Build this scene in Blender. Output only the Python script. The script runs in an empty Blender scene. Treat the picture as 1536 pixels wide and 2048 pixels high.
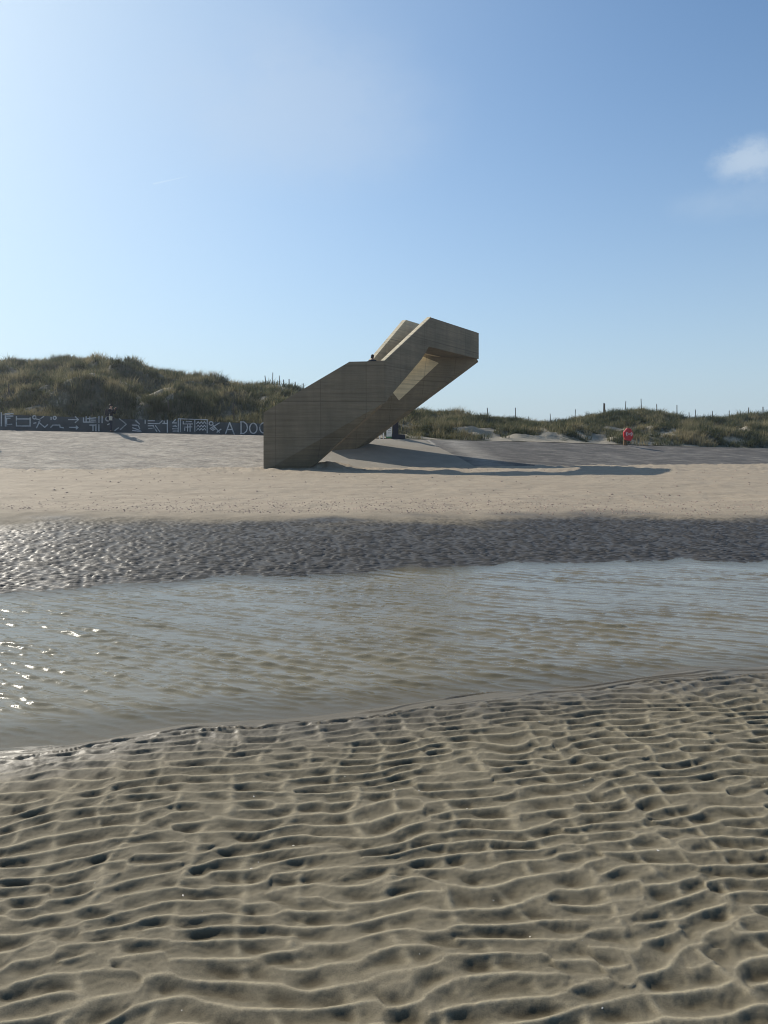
import bpy, math, random
import numpy as np
from mathutils import Vector

R = math.radians
random.seed(7)
rng = np.random.default_rng(11)
scene = bpy.context.scene
COL = scene.collection

# ---------------------------------------------------------------- camera
EYE = 1.55
PITCH = math.atan(134.0 / 1479.0)
FPX = 1479.0
cam_d = bpy.data.cameras.new('camera')
cam = bpy.data.objects.new('camera', cam_d)
COL.objects.link(cam)
cam_d.sensor_fit = 'VERTICAL'
cam_d.sensor_height = 36.0
cam_d.lens = 26.0
cam_d.clip_start = 0.05
cam_d.clip_end = 30000
cam.location = (0, 0, EYE)
cam.rotation_euler = (R(90) - PITCH, 0, 0)
scene.camera = cam

# ---------------------------------------------------------------- light and exposure
SUN_AZ = R(-46)          # to the left of straight ahead
SUN_EL = R(32.5)
SUN_DIR = Vector((math.sin(SUN_AZ) * math.cos(SUN_EL), math.cos(SUN_AZ) * math.cos(SUN_EL), math.sin(SUN_EL)))
vs = scene.view_settings
scene.display_settings.display_device = 'sRGB'
vs.view_transform = 'Standard'
vs.look = 'None'
vs.exposure = 0.12
vs.gamma = 1.0
scene.cycles.use_denoising = True
scene.cycles.use_adaptive_sampling = False
scene.cycles.max_bounces = 8
scene.cycles.sample_clamp_indirect = 6.0
scene.cycles.sample_clamp_direct = 5.0
scene.cycles.filter_width = 1.05
scene.cycles.denoising_prefilter = 'ACCURATE'

sd = bpy.data.lights.new('sun', 'SUN')
sd.energy = 5.0
sd.angle = R(0.53)
sd.color = (1.0, 0.93, 0.82)
sun = bpy.data.objects.new('sun', sd)
COL.objects.link(sun)
sun.rotation_euler = SUN_DIR.to_track_quat('Z', 'Y').to_euler()
sun.location = SUN_DIR * 200


def ray(u, v):
    """direction through a photograph pixel, scaled so that y = 1"""
    cx = (u - 768.0) / FPX
    cy = (1024.0 - v) / FPX
    d = (cx, math.cos(PITCH) + cy * math.sin(PITCH), -math.sin(PITCH) + cy * math.cos(PITCH))
    return Vector((d[0] / d[1], 1.0, d[2] / d[1]))


def at(u, v, d):
    r = ray(u, v) * d
    return Vector((r.x, r.y, r.z + EYE))


w = bpy.data.worlds.new('World')
scene.world = w
w.use_nodes = True
nt = w.node_tree
N, L = nt.nodes, nt.links
for n in list(N):
    N.remove(n)
out = N.new('ShaderNodeOutputWorld')
bg = N.new('ShaderNodeBackground')
bg.inputs['Strength'].default_value = 0.11
sky = N.new('ShaderNodeTexSky')
sky.sky_type = 'NISHITA'
sky.sun_disc = False
sky.sun_elevation = SUN_EL
sky.sun_rotation = SUN_AZ
sky.air_density = 1.0
sky.dust_density = 0.5
sky.ozone_density = 3.0


def wmath(op, a, b=None, c=None, clamp=False):
    m = N.new('ShaderNodeMath')
    m.operation = op
    m.use_clamp = clamp
    for i, x in enumerate((a, b, c)):
        if x is None:
            continue
        if isinstance(x, (int, float)):
            m.inputs[i].default_value = x
        else:
            L.new(x, m.inputs[i])
    return m.outputs[0]


tc = N.new('ShaderNodeTexCoord')
DIRV = tc.outputs['Generated']


def wdot(vec):
    d = N.new('ShaderNodeVectorMath')
    d.operation = 'DOT_PRODUCT'
    L.new(DIRV, d.inputs[0])
    d.inputs[1].default_value = vec
    return d.outputs['Value']


def wnoise(scale, detail, rough, stretch=(1, 1, 1)):
    mp = N.new('ShaderNodeMapping')
    mp.inputs['Scale'].default_value = stretch
    L.new(DIRV, mp.inputs['Vector'])
    nz = N.new('ShaderNodeTexNoise')
    nz.inputs['Scale'].default_value = scale
    nz.inputs['Detail'].default_value = detail
    nz.inputs['Roughness'].default_value = rough
    L.new(mp.outputs[0], nz.inputs['Vector'])
    return nz.outputs['Fac']


def cloud_mask(u, v, rx, ry, nscale, stretch, thresh, gain, power=1.0):
    c = ray(u, v).normalized()
    rt = c.cross(Vector((0, 0, 1))).normalized()
    up = rt.cross(c).normalized()
    x = wmath('DIVIDE', wdot(rt), rx)
    y = wmath('DIVIDE', wdot(up), ry)
    d2 = wmath('ADD', wmath('MULTIPLY', x, x), wmath('MULTIPLY', y, y))
    fall = wmath('SUBTRACT', 1.0, d2, clamp=True)
    front = wmath('GREATER_THAN', wdot(c), 0.0)
    nz = wnoise(nscale, 9, 0.68, stretch)
    k = wmath('MULTIPLY', wmath('SUBTRACT', wmath('ADD', nz, wmath('MULTIPLY', fall, 0.35)), thresh), gain, clamp=True)
    return wmath('MULTIPLY', wmath('MULTIPLY', k, fall), front, clamp=True)


def wadd(prev, mask, colour):
    mx = N.new('ShaderNodeMix')
    mx.data_type = 'RGBA'
    L.new(mask, mx.inputs[0])
    L.new(prev, mx.inputs[6])
    mx.inputs[7].default_value = (*colour, 1)
    return mx.outputs[2]


hsv = N.new('ShaderNodeHueSaturation')
hsv.inputs['Saturation'].default_value = 1.04
L.new(sky.outputs[0], hsv.inputs['Color'])
gain = N.new('ShaderNodeMix')
gain.data_type = 'RGBA'
gain.blend_type = 'MULTIPLY'
gain.inputs[0].default_value = 1.0
L.new(hsv.outputs[0], gain.inputs[6])
gain.inputs[7].default_value = (0.97, 1.10, 1.14, 1)
c_ = gain.outputs[2]
# pale sea air: thin veil towards the horizon and round the sun
elev = wmath('MAXIMUM', wdot((0, 0, 1)), 0.0)
veil = wmath('POWER', wmath('SUBTRACT', 1.0, wmath('MULTIPLY', elev, 1.4), clamp=True), 2.7)
c_ = wadd(c_, wmath('MULTIPLY', veil, 0.90), (4.3, 5.2, 6.15))
near_sun = wmath('MAXIMUM', wdot(tuple(SUN_DIR)), 0.0)
c_ = wadd(c_, wmath('MULTIPLY', wmath('POWER', near_sun, 5.0), 0.74), (5.8, 7.0, 7.7))
cl = cloud_mask(1500, 318, 0.056, 0.030, 20, (1, 1, 1.5), 0.53, 3.4)
c_ = wadd(c_, wmath('MULTIPLY', cl, 0.68), (4.9, 5.8, 6.8))
cl = cloud_mask(1470, 400, 0.09, 0.03, 14, (1, 1, 1.6), 0.50, 2.5)
c_ = wadd(c_, wmath('MULTIPLY', cl, 0.18), (5.0, 5.9, 6.9))
cl = cloud_mask(600, 215, 0.22, 0.12, 7, (1, 1, 1.6), 0.46, 2.4)
c_ = wadd(c_, wmath('MULTIPLY', cl, 0.30), (5.2, 6.0, 6.9))
# short vapour trail
ta, tb = ray(306, 368).normalized(), ray(376, 352.5).normalized()
tcn = ((ta + tb) / 2).normalized()
tdir = (tb - ta).normalized()
tnr = tcn.cross(tdir).normalized()
half = (tb - ta).length / 2
tx_ = wmath('DIVIDE', wmath('SUBTRACT', wdot(tdir), tcn.dot(tdir)), half)
ty_ = wmath('DIVIDE', wdot(tnr), wmath('MULTIPLY', wmath('SUBTRACT', 1.35, tx_), 0.0006))
tm = wmath('MULTIPLY', wmath('SUBTRACT', 1.0, wmath('MULTIPLY', ty_, ty_), clamp=True), wmath('LESS_THAN', wmath('ABSOLUTE', tx_), 1.0))
tm = wmath('MULTIPLY', tm, wmath('GREATER_THAN', wdot(tcn), 0.5))
c_ = wadd(c_, wmath('MULTIPLY', tm, 0.20), (7.2, 8.0, 8.6))
L.new(c_, bg.inputs['Color'])
L.new(bg.outputs[0], out.inputs['Surface'])

# ---------------------------------------------------------------- helpers


def tag(o, label=None, cat=None, group=None, kind=None):
    if label:
        o['label'] = label
    if cat:
        o['category'] = cat
    if group:
        o['group'] = group
    if kind:
        o['kind'] = kind
    return o


def empty(name, loc, label, cat, group=None):
    o = bpy.data.objects.new(name, None)
    COL.objects.link(o)
    o.location = loc
    o.empty_display_size = 0.2
    return tag(o, label, cat, group)


def mesh_obj(name, verts, faces, mat, parent=None, smooth=False, local=False):
    me = bpy.data.meshes.new(name)
    off = Vector(parent.location) if (parent is not None and not local) else Vector((0, 0, 0))
    if parent is not None and parent.parent is not None and not local:
        off = off + Vector(parent.parent.location)
    me.from_pydata([tuple(Vector(v) - off) for v in verts], [], faces)
    me.update()
    if smooth:
        me.polygons.foreach_set('use_smooth', [True] * len(me.polygons))
    me.materials.append(mat)
    o = bpy.data.objects.new(name, me)
    COL.objects.link(o)
    if parent is not None:
        o.parent = parent
    return o


def np_mesh(name, co, quads, mat, smooth=True, attrs=None, kind=None):
    me = bpy.data.meshes.new(name)
    nv, nf = len(co), len(quads)
    k = quads.shape[1]
    me.vertices.add(nv)
    me.vertices.foreach_set('co', np.ascontiguousarray(co, dtype=np.float32).ravel())
    me.loops.add(nf * k)
    me.loops.foreach_set('vertex_index', np.ascontiguousarray(quads, dtype=np.int32).ravel())
    me.polygons.add(nf)
    me.polygons.foreach_set('loop_start', np.arange(0, nf * k, k, dtype=np.int32))
    me.update(calc_edges=True)
    me.polygons.foreach_set('use_smooth', np.full(nf, smooth, dtype=bool))
    for an, av in (attrs or {}).items():
        a = me.attributes.new(an, 'FLOAT', 'POINT')
        a.data.foreach_set('value', np.ascontiguousarray(av, dtype=np.float32).ravel())
    me.materials.append(mat)
    o = bpy.data.objects.new(name, me)
    COL.objects.link(o)
    if kind:
        o['kind'] = kind
    return o


def grid_quads(nr, nc):
    i = np.arange(nr * nc).reshape(nr, nc)
    return np.stack([i[:-1, :-1], i[:-1, 1:], i[1:, 1:], i[1:, :-1]], -1).reshape(-1, 4)


class MB:
    def __init__(self):
        self.v, self.f = [], []

    def prism(self, poly, vec):
        n, b = len(poly), len(self.v)
        vec = Vector(vec)
        self.v += [Vector(p) for p in poly] + [Vector(p) + vec for p in poly]
        self.f.append(list(range(b, b + n)))
        self.f.append(list(range(b + 2 * n - 1, b + n - 1, -1)))
        for i in range(n):
            j = (i + 1) % n
            self.f.append([b + j, b + i, b + n + i, b + n + j])
        return self

    def box(self, c, s, rz=0.0):
        cx, cy, cz = c
        sx, sy, sz = (k / 2 for k in s)
        ca, sa = math.cos(rz), math.sin(rz)
        poly = [(cx + x * ca - y * sa, cy + x * sa + y * ca, cz - sz) for x, y in ((-sx, -sy), (sx, -sy), (sx, sy), (-sx, sy))]
        return self.prism(poly, (0, 0, 2 * sz))

    def tube(self, pts, rads, n=8):
        pts = [Vector(p) for p in pts]
        rings = []
        for i, p in enumerate(pts):
            a = pts[max(0, i - 1)]
            c = pts[min(len(pts) - 1, i + 1)]
            t = (c - a).normalized()
            s = t.cross(Vector((0.13, 0.97, 0.21))).normalized()
            q = t.cross(s)
            b = len(self.v)
            for k in range(n):
                an = 2 * math.pi * k / n
                self.v.append(p + (s * math.cos(an) + q * math.sin(an)) * rads[i])
            rings.append(b)
        for a, b in zip(rings, rings[1:]):
            for k in range(n):
                self.f.append([a + k, a + (k + 1) % n, b + (k + 1) % n, b + k])
        self.f.append([rings[0] + k for k in range(n)][::-1])
        self.f.append([rings[-1] + k for k in range(n)])
        return self

    def ball(self, c, r, nu=12, nv=8):
        b = len(self.v)
        rx, ry, rz = r if isinstance(r, tuple) else (r, r, r)
        for i in range(1, nv):
            th = math.pi * i / nv
            for k in range(nu):
                ph = 2 * math.pi * k / nu
                self.v.append(Vector((c[0] + rx * math.sin(th) * math.cos(ph), c[1] + ry * math.sin(th) * math.sin(ph), c[2] + rz * math.cos(th))))
        t, bt = len(self.v), len(self.v) + 1
        self.v += [Vector((c[0], c[1], c[2] + rz)), Vector((c[0], c[1], c[2] - rz))]
        for i in range(nv - 2):
            for k in range(nu):
                k2 = (k + 1) % nu
                self.f.append([b + i * nu + k, b + (i + 1) * nu + k, b + (i + 1) * nu + k2, b + i * nu + k2])
        for k in range(nu):
            k2 = (k + 1) % nu
            self.f.append([t, b + k, b + k2])
            self.f.append([bt, b + (nv - 2) * nu + k2, b + (nv - 2) * nu + k])
        return self

    def build(self, name, mat, parent=None, smooth=False, local=False):
        o = mesh_obj(name, self.v, self.f, mat, parent, smooth, local)
        import bmesh
        bm = bmesh.new()
        bm.from_mesh(o.data)
        bmesh.ops.recalc_face_normals(bm, faces=bm.faces)
        bm.to_mesh(o.data)
        bm.free()
        return o


# ---------------------------------------------------------------- materials
class Mat:
    def __init__(self, name):
        self.m = bpy.data.materials.new(name)
        self.m.use_nodes = True
        self.t = self.m.node_tree
        self.n, self.l = self.t.nodes, self.t.links
        self.p = self.n['Principled BSDF']
        self.out = self.n['Material Output']
        self.geo = None

    def pos(self):
        if self.geo is None:
            self.geo = self.n.new('ShaderNodeNewGeometry')
        return self.geo.outputs['Position']

    def noise(self, scale, detail=4, rough=0.55, stretch=None, rot=0.0, vec=None):
        nz = self.n.new('ShaderNodeTexNoise')
        nz.inputs['Scale'].default_value = scale
        nz.inputs['Detail'].default_value = detail
        nz.inputs['Roughness'].default_value = rough
        v = vec or self.pos()
        if stretch or rot:
            mp = self.n.new('ShaderNodeMapping')
            mp.inputs['Scale'].default_value = stretch or (1, 1, 1)
            mp.inputs['Rotation'].default_value = (0, 0, rot)
            self.l.new(v, mp.inputs['Vector'])
            v = mp.outputs[0]
        self.l.new(v, nz.inputs['Vector'])
        return nz.outputs['Fac']

    def attr(self, name):
        a = self.n.new('ShaderNodeAttribute')
        a.attribute_name = name
        return a.outputs['Fac']

    def ramp(self, fac, stops):
        r = self.n.new('ShaderNodeValToRGB')
        e = r.color_ramp.elements
        while len(e) < len(stops):
            e.new(0.5)
        for i, (p, c) in enumerate(stops):
            e[i].position = p
            e[i].color = (*c, 1) if len(c) == 3 else c
        self.l.new(fac, r.inputs[0])
        return r.outputs[0]

    def math(self, op, a, b=None, clamp=False):
        m = self.n.new('ShaderNodeMath')
        m.operation = op
        m.use_clamp = clamp
        for i, x in enumerate((a, b)):
            if x is None:
                continue
            if isinstance(x, (int, float)):
                m.inputs[i].default_value = x
            else:
                self.l.new(x, m.inputs[i])
        return m.outputs[0]

    def mix(self, fac, a, b, mode='MIX'):
        m = self.n.new('ShaderNodeMix')
        m.data_type = 'RGBA'
        m.blend_type = mode
        for i, x in ((0, fac), (6, a), (7, b)):
            if isinstance(x, (int, float)):
                m.inputs[i].default_value = x
            elif isinstance(x, tuple):
                m.inputs[i].default_value = (*x, 1)
            else:
                self.l.new(x, m.inputs[i])
        return m.outputs[2]

    def bump(self, h, strength=0.5, dist=0.02):
        b = self.n.new('ShaderNodeBump')
        b.inputs['Strength'].default_value = strength
        b.inputs['Distance'].default_value = dist
        self.l.new(h, b.inputs['Height'])
        self.l.new(b.outputs[0], self.p.inputs['Normal'])
        return b

    def set(self, **k):
        for n, v in k.items():
            s = self.p.inputs[n.replace('_', ' ')]
            if isinstance(v, (int, float)):
                s.default_value = v
            elif isinstance(v, tuple):
                s.default_value = (*v, 1)
            else:
                self.l.new(v, s)
        return self


def plain(name, col, rough=0.6, var=0.25, scale=6.0, spec=0.3):
    M = Mat(name)
    lo = tuple(c * (1 - var) for c in col)
    hi = tuple(min(1, c * (1 + var)) for c in col)
    M.set(Base_Color=M.ramp(M.noise(scale, 5), [(0.3, lo), (0.7, hi)]), Roughness=rough)
    M.p.inputs['Specular IOR Level'].default_value = spec
    return M.m


def board_concrete(name, base, wear=1.0):
    M = Mat(name)
    boards = M.noise(1.0, 3, 0.6, stretch=(0.22, 0.22, 7.5))
    fine = M.noise(1.0, 4, 0.6, stretch=(1.5, 1.5, 26))
    blot = M.noise(0.5, 6, 0.6)
    c = M.ramp(boards, [(0.25, tuple(k * 0.77 for k in base)), (0.5, base), (0.75, tuple(k * 1.18 for k in base))])
    c = M.mix(0.45, c, M.ramp(fine, [(0.3, (0.62, 0.62, 0.62)), (0.7, (1.0, 1.0, 1.0))]), 'MULTIPLY')
    c = M.mix(0.35, c, M.ramp(M.noise(1.0, 5, 0.65, stretch=(2.2, 2.2, 0.25)), [(0.35, (0.62, 0.62, 0.62)), (0.6, (1.0, 1.0, 1.0))]), 'MULTIPLY')
    c = M.mix(0.6 * wear, c, M.ramp(blot, [(0.3, (0.6, 0.6, 0.6)), (0.65, (1.05, 1.03, 1.0))]), 'MULTIPLY')
    sep = M.n.new('ShaderNodeSeparateXYZ')
    M.l.new(M.pos(), sep.inputs[0])
    run = M.math('ADD', M.math('MULTIPLY', sep.outputs[0], 0.41), M.math('MULTIPLY', sep.outputs[1], 0.16))
    joint = M.math('LESS_THAN', M.math('FRACT', run), 0.016)
    lift = M.math('LESS_THAN', M.math('FRACT', M.math('MULTIPLY', sep.outputs[2], 0.52)), 0.022)
    c = M.mix(M.math('MULTIPLY', M.math('MAXIMUM', joint, lift), 0.38), c, (0.05, 0.042, 0.03))
    M.set(Base_Color=c, Roughness=0.85)
    M.p.inputs['Specular IOR Level'].default_value = 0.2
    M.bump(M.math('ADD', boards, M.math('MULTIPLY', fine, 0.5)), 0.5, 0.03)
    return M.m


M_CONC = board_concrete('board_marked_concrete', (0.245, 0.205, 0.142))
M_LIT_CONC = board_concrete('lit_board_concrete', (0.80, 0.68, 0.46), 0.4)  # lit copy of the concrete: sun and bounce light put into the colour
M_WALL = plain('dark_wall_paint', (0.062, 0.074, 0.082), 0.8, 0.3, 1.2)
_k = Mat('white_wall_paint')
_k.set(Base_Color=_k.ramp(_k.noise(2.2, 6, 0.7), [(0.33, (0.12, 0.14, 0.15)), (0.47, (0.42, 0.44, 0.45)), (0.7, (0.6, 0.61, 0.6))]), Roughness=0.85)
M_CHALK = _k.m
M_WOOD = plain('weathered_wood', (0.09, 0.075, 0.06), 0.9, 0.35, 9)
M_RED = plain('red_gloss_plastic', (0.55, 0.006, 0.014), 0.4, 0.15, 3, 0.5)
M_WHITE = plain('white_paint', (0.8, 0.8, 0.78), 0.5, 0.08, 5)
M_NAVY = plain('navy_metal', (0.015, 0.02, 0.04), 0.45, 0.2, 4)
M_GREEN = plain('green_print', (0.04, 0.22, 0.08), 0.6, 0.1, 4)
M_POSTW = plain('brown_post_wood', (0.20, 0.12, 0.06), 0.85, 0.3, 14)
M_DARKCLOTH = plain('dark_cloth', (0.018, 0.02, 0.028), 0.9, 0.3, 20)
M_JEANS = plain('navy_trousers', (0.02, 0.028, 0.05), 0.9, 0.3, 20)
M_SKIN = plain('skin', (0.45, 0.28, 0.2), 0.55, 0.08, 20)
M_HAIR = plain('dark_hair', (0.012, 0.01, 0.009), 0.6, 0.2, 40)
M_KHAKI = plain('pale_canvas', (0.5, 0.48, 0.4), 0.85, 0.15, 12)
M_BLACK = plain('black_rubber', (0.01, 0.01, 0.012), 0.5, 0.2, 12)

# ---------------------------------------------------------------- noise fields


def smooth(x, a, b):
    t = np.clip((x - a) / (b - a), 0, 1)
    return t * t * (3 - 2 * t)


def analytic(n, size, lam, band, ang0, spread, seed):
    """complex narrow-band noise on a periodic tile: its phase gives ripples that fork and join"""
    r = np.random.default_rng(seed)
    k = np.fft.fftfreq(n, size / n)
    kx, ky = np.meshgrid(k, k)
    kk = np.hypot(kx, ky) + 1e-9
    th = np.arctan2(ky, kx) - ang0
    th = (th + np.pi) % (2 * np.pi) - np.pi
    k0 = 1.0 / lam
    amp = np.exp(-((kk - k0) / (band * k0)) ** 2 - (th / spread) ** 2)
    f = (r.normal(size=(n, n)) + 1j * r.normal(size=(n, n))) * amp
    z = np.fft.ifft2(f)
    return z / np.abs(z).mean()


def lowpass(n, size, lam, seed, power=1.5):
    r = np.random.default_rng(seed)
    k = np.fft.fftfreq(n, size / n)
    kx, ky = np.meshgrid(k, k)
    kk = np.hypot(kx, ky)
    amp = 1.0 / (1.0 + (kk * lam) ** 2) ** power
    amp[0, 0] = 0
    z = np.fft.ifft2((r.normal(size=(n, n)) + 1j * r.normal(size=(n, n))) * amp).real
    return z / z.std()


def sample(tile, size, X, Y):
    n = tile.shape[0]
    u = (X / size * n) % n
    v = (Y / size * n) % n
    i, j = np.floor(u).astype(np.int32), np.floor(v).astype(np.int32)
    fu, fv = u - i, v - j
    i, j = i % n, j % n
    i2, j2 = (i + 1) % n, (j + 1) % n
    return (tile[j, i] * (1 - fu) + tile[j, i2] * fu) * (1 - fv) + (tile[j2, i] * (1 - fu) + tile[j2, i2] * fu) * fv


T_LOW = lowpass(512, 64.0, 6.0, 1)
T_MID = lowpass(512, 16.0, 0.8, 2)
T_FINE = lowpass(512, 4.0, 0.10, 3, 1.1)


def noise2(tile, size, X, Y):
    return sample(tile, size, X, Y)


# near ripples: an 8 m tile, long crests a little off the cross-shore direction
NT = 2048
z1 = analytic(NT, 8.0, 0.106, 0.24, R(90 + 13), R(23), 21)
env = np.clip(np.abs(z1), 0.35, 1.25)
sn = np.sqrt(np.sin(np.angle(z1) / 2) ** 2 + 0.003)     # 0 on the crests, 1 in the troughs
z4 = analytic(NT, 8.0, 0.25, 0.40, R(8), R(38), 22)     # ridges that cross the troughs and part them into bowls
link = np.exp(-(np.sin(np.angle(z4) / 2) / 0.22) ** 2) * np.clip(np.abs(z4) - 0.25, 0, 1)
pool = 1.1 * smooth(analytic(NT, 8.0, 0.17, 0.40, R(80), R(70), 23).real, -0.6, 1.3)
T_NEAR = -0.0112 * sn * env - 0.0105 * sn ** 2 * pool + 0.0085 * sn ** 2 * link
T_NEAR += 0.0007 * analytic(NT, 8.0, 0.040, 0.5, R(100), 1.4, 24).real
T_NEAR = (T_NEAR - T_NEAR.mean()) * 0.86
T_RIDGE = np.clip(np.exp(-(sn / 0.20) ** 2) * (0.35 + 0.6 * env) + 0.45 * link * sn, 0, 1)
z3 = analytic(1024, 12.0, 0.105, 0.40, R(90 + 8), R(33), 31)
T_FAR = (1.0 - np.sqrt(np.sin(np.angle(z3) / 2) ** 2 + 0.01)) * np.clip(np.abs(z3), 0.3, 1.5)
T_FAR -= T_FAR.mean()
del z1, z3, z4, env, sn, link, pool

# ---------------------------------------------------------------- beach
WATER_Z = -0.075


def near_edge(X):
    Xc = np.clip(X, -9, 9)
    return 4.46 + 0.285 * Xc + 0.025 * noise2(T_MID, 16, Xc * 0.8, 0 * Xc + 3.3) * 0.8


def far_edge(X):
    Xc = np.clip(X, -9, 7.5)
    return 9.55 + 0.27 * Xc - np.where(Xc < 0, 0.034, 0.02) * Xc * Xc + 0.1 * noise2(T_MID, 16, Xc, 0 * Xc + 9.1)


def beach(X, Y):
    """ground height, wetness, near-ripple mask"""
    s = Y - near_edge(X)             # into the water from the near side
    f = Y - far_edge(X)              # out of the water on the far side
    wob = noise2(T_MID, 16, X * 0.9, s * 1.2) * 0.05 + noise2(T_FINE, 4, X * 0.10, s * 0.15) * 0.022
    near_m = 1 - smooth(s, -0.30, -0.07)
    z = noise2(T_LOW, 64, X * 2.2, Y * 2.2) * 0.012
    z = z + T_NEAR_S(X, Y) * (0.05 + 0.95 * near_m) * (s < 0.6)
    hgt = T_NEAR_S(X, Y)
    rdg = T_NEAR_S(X, Y, T_RIDGE)
    # small stepped scarps along the waterline
    tt = np.clip((s + 0.30) / 0.40, 0, 1)
    st = np.clip((s + wob + 0.30) / 0.40, 0, 1) * 4.0
    fr = st - np.floor(st)
    keep = smooth(noise2(T_MID, 16, X * 0.7 + np.floor(st) * 3.7, np.floor(st) * 1.3 + 0 * s), -0.7, 0.3)
    z = z - 0.085 * tt + 0.016 * keep * (1 - fr) * smooth(fr, 0.0, 0.26) * (tt > 0) * (tt < 1)
    chan = smooth(s, 0.05, 1.2) * (1 - smooth(f, -1.5, 0.02))
    z = z - 0.20 * chan
    past = smooth(f, -0.1, 0.1)
    base_far = WATER_Z + np.clip(f, -0.5, 6.0) * 0.030 + np.clip(f - 6.0, 0, 40) * 0.0042
    top = 15.0 + 0.11 * np.clip(X, -10, 10) - far_edge(X) + 0.12 * noise2(T_MID, 16, X * 0.4, Y * 0.25)
    fm = smooth(f, -0.35, 0.4) * (1 - smooth(f, top - 1.0, top + 0.5))
    ripple = sample(T_FAR, 12.0, X, Y) * 0.021 * fm
    rough = noise2(T_MID, 16, X * 0.9, Y * 0.9) * 0.008 + noise2(T_LOW, 64, X, Y) * 0.03
    lump = smooth(Y, 36.5, 39.5) * (np.abs(noise2(T_MID, 16, X * 0.45, Y * 0.45)) * 0.03 + noise2(T_MID, 16, X * 1.1, Y * 1.1) * 0.03 * (0.4 + 0.6 * (X < 0)))
    z_far = base_far + ripple + (rough + lump) * smooth(f, 3.0, 8.0)
    z = z * (1 - past) + z_far * past
    z_drift = 0.42 * np.exp(-((X + 2.9) / 1.3) ** 2 - ((Y - 41.9) / 0.8) ** 2)
    z = z + z_drift
    wet = np.where(f > -0.3, 1 - smooth(f + 0.4 * noise2(T_MID, 16, X * 0.3, Y * 0.5), top - 1.7, top + 0.5), 0.0)
    damp = smooth(s, -0.9, -0.2) * (1 - 0.75 * smooth(s, 0.1, 0.6)) * (1 - past)
    return z, wet, damp, (hgt * near_m * (1 - past), rdg * near_m * (1 - past)), fm


def T_NEAR_S(X, Y, tile=None):
    wx = noise2(T_MID, 16, X, Y) * 0.025
    wy = noise2(T_MID, 16, X + 7.7, Y + 2.1) * 0.025
    return sample(T_NEAR if tile is None else tile, 6.6, X + wx, Y + wy)


rows = [0.55]
while rows[-1] < 64:
    y = rows[-1]
    rows.append(y + (0.0048 if y < 2.6 else 0.0048 + (y - 2.6) * 0.0021 if y < 18 else 0.0371 + (y - 18) * 0.022))
rows = np.array(rows)
NC = 1500
cols = np.linspace(-0.80, 0.80, NC)
Yg, Ag = np.meshgrid(rows, cols, indexing='ij')
Xg = Ag * (Yg + 3.0)
Zg, wet, damp, crest_h, farm = beach(Xg, Yg)
dry = smooth(Yg, 12.0, 17.0)
print('beach', Xg.shape)

S = Mat('beach_sand')
f1 = S.noise(900, 3, 0.7)
f2 = S.noise(1.6, 5, 0.6)
f3 = S.noise(30, 4, 0.6)
f4 = S.noise(1.0, 5, 0.65, stretch=(0.25, 1.6, 1))
c_dry = S.ramp(f2, [(0.3, (0.30, 0.245, 0.178)), (0.7, (0.36, 0.298, 0.218))])
c_dry = S.mix(0.5, c_dry, S.ramp(f4, [(0.35, (0.82, 0.80, 0.78)), (0.65, (1.0, 1.0, 1.0))]), 'MULTIPLY')
c_near = S.ramp(S.math('ADD', S.attr('crest'), S.math('MULTIPLY', S.math('SUBTRACT', f2, 0.5), 0.4)), [(0.05, (0.078, 0.063, 0.038)), (0.45, (0.134, 0.114, 0.076)), (0.8, (0.188, 0.161, 0.111))])  # darker troughs: damp sand, with soft slope shading painted in as well
c_near = S.mix(S.math('MULTIPLY', S.attr('ridge'), 0.62), c_near, (0.50, 0.425, 0.285))  # dry crests on damp sand
c_near = S.mix(0.4, c_near, S.ramp(f3, [(0.3, (0.75, 0.75, 0.73)), (0.7, (1.1, 1.1, 1.1))]), 'MULTIPLY')
c_near = S.mix(0.6, c_near, S.ramp(S.noise(260, 3, 0.75), [(0.32, (0.45, 0.45, 0.45)), (0.5, (0.95, 0.95, 0.95)), (0.68, (1.35, 1.35, 1.32))]), 'MULTIPLY')
c_wet = S.ramp(f2, [(0.3, (0.058, 0.052, 0.044)), (0.7, (0.085, 0.077, 0.066))])
col = S.mix(S.attr('dry'), c_near, c_dry)
col = S.mix(S.attr('wet'), col, c_wet)
col = S.mix(S.math('MULTIPLY', S.attr('damp'), 0.7), col, (0.12, 0.10, 0.07))
S.set(Base_Color=col)
ro = S.math('SUBTRACT', 0.85, S.math('MULTIPLY', S.attr('wet'), 0.36))
ro = S.math('SUBTRACT', ro, S.math('MULTIPLY', S.attr('damp'), 0.42))
S.set(Roughness=ro)
S.l.new(S.math('ADD', 0.16, S.math('MULTIPLY', S.attr('damp'), 0.10)), S.p.inputs['Specular IOR Level'])
tread = S.math('MULTIPLY', S.math('MULTIPLY', S.noise(2.6, 5, 0.6), S.attr('dry')), S.math('SUBTRACT', 1.0, S.attr('wet')))
S.bump(S.math('ADD', S.math('ADD', S.math('MULTIPLY', f1, 0.10), S.math('MULTIPLY', f3, 0.5)), S.math('MULTIPLY', tread, 7.0)), 0.5, 0.012)
co = np.stack([Xg, Yg, Zg], -1).reshape(-1, 3)
np_mesh('beach', co, grid_quads(*Xg.shape), S.m, True, {'wet': wet, 'damp': damp, 'dry': dry, 'crest': np.clip(crest_h[0] / 0.026 + 0.55, 0, 1), 'ridge': crest_h[1]}, 'structure')
del co

G = Mat('far_sand')
G.set(Base_Color=G.ramp(G.noise(0.05, 4), [(0.3, (0.36, 0.31, 0.24)), (0.7, (0.44, 0.38, 0.30))]), Roughness=0.9)
mesh_obj('ground', [(-9000, -9000, -1.2), (9000, -9000, -1.2), (9000, 9000, -1.2), (-9000, 9000, -1.2)], [[0, 1, 2, 3]], G.m)['kind'] = 'structure'

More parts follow.
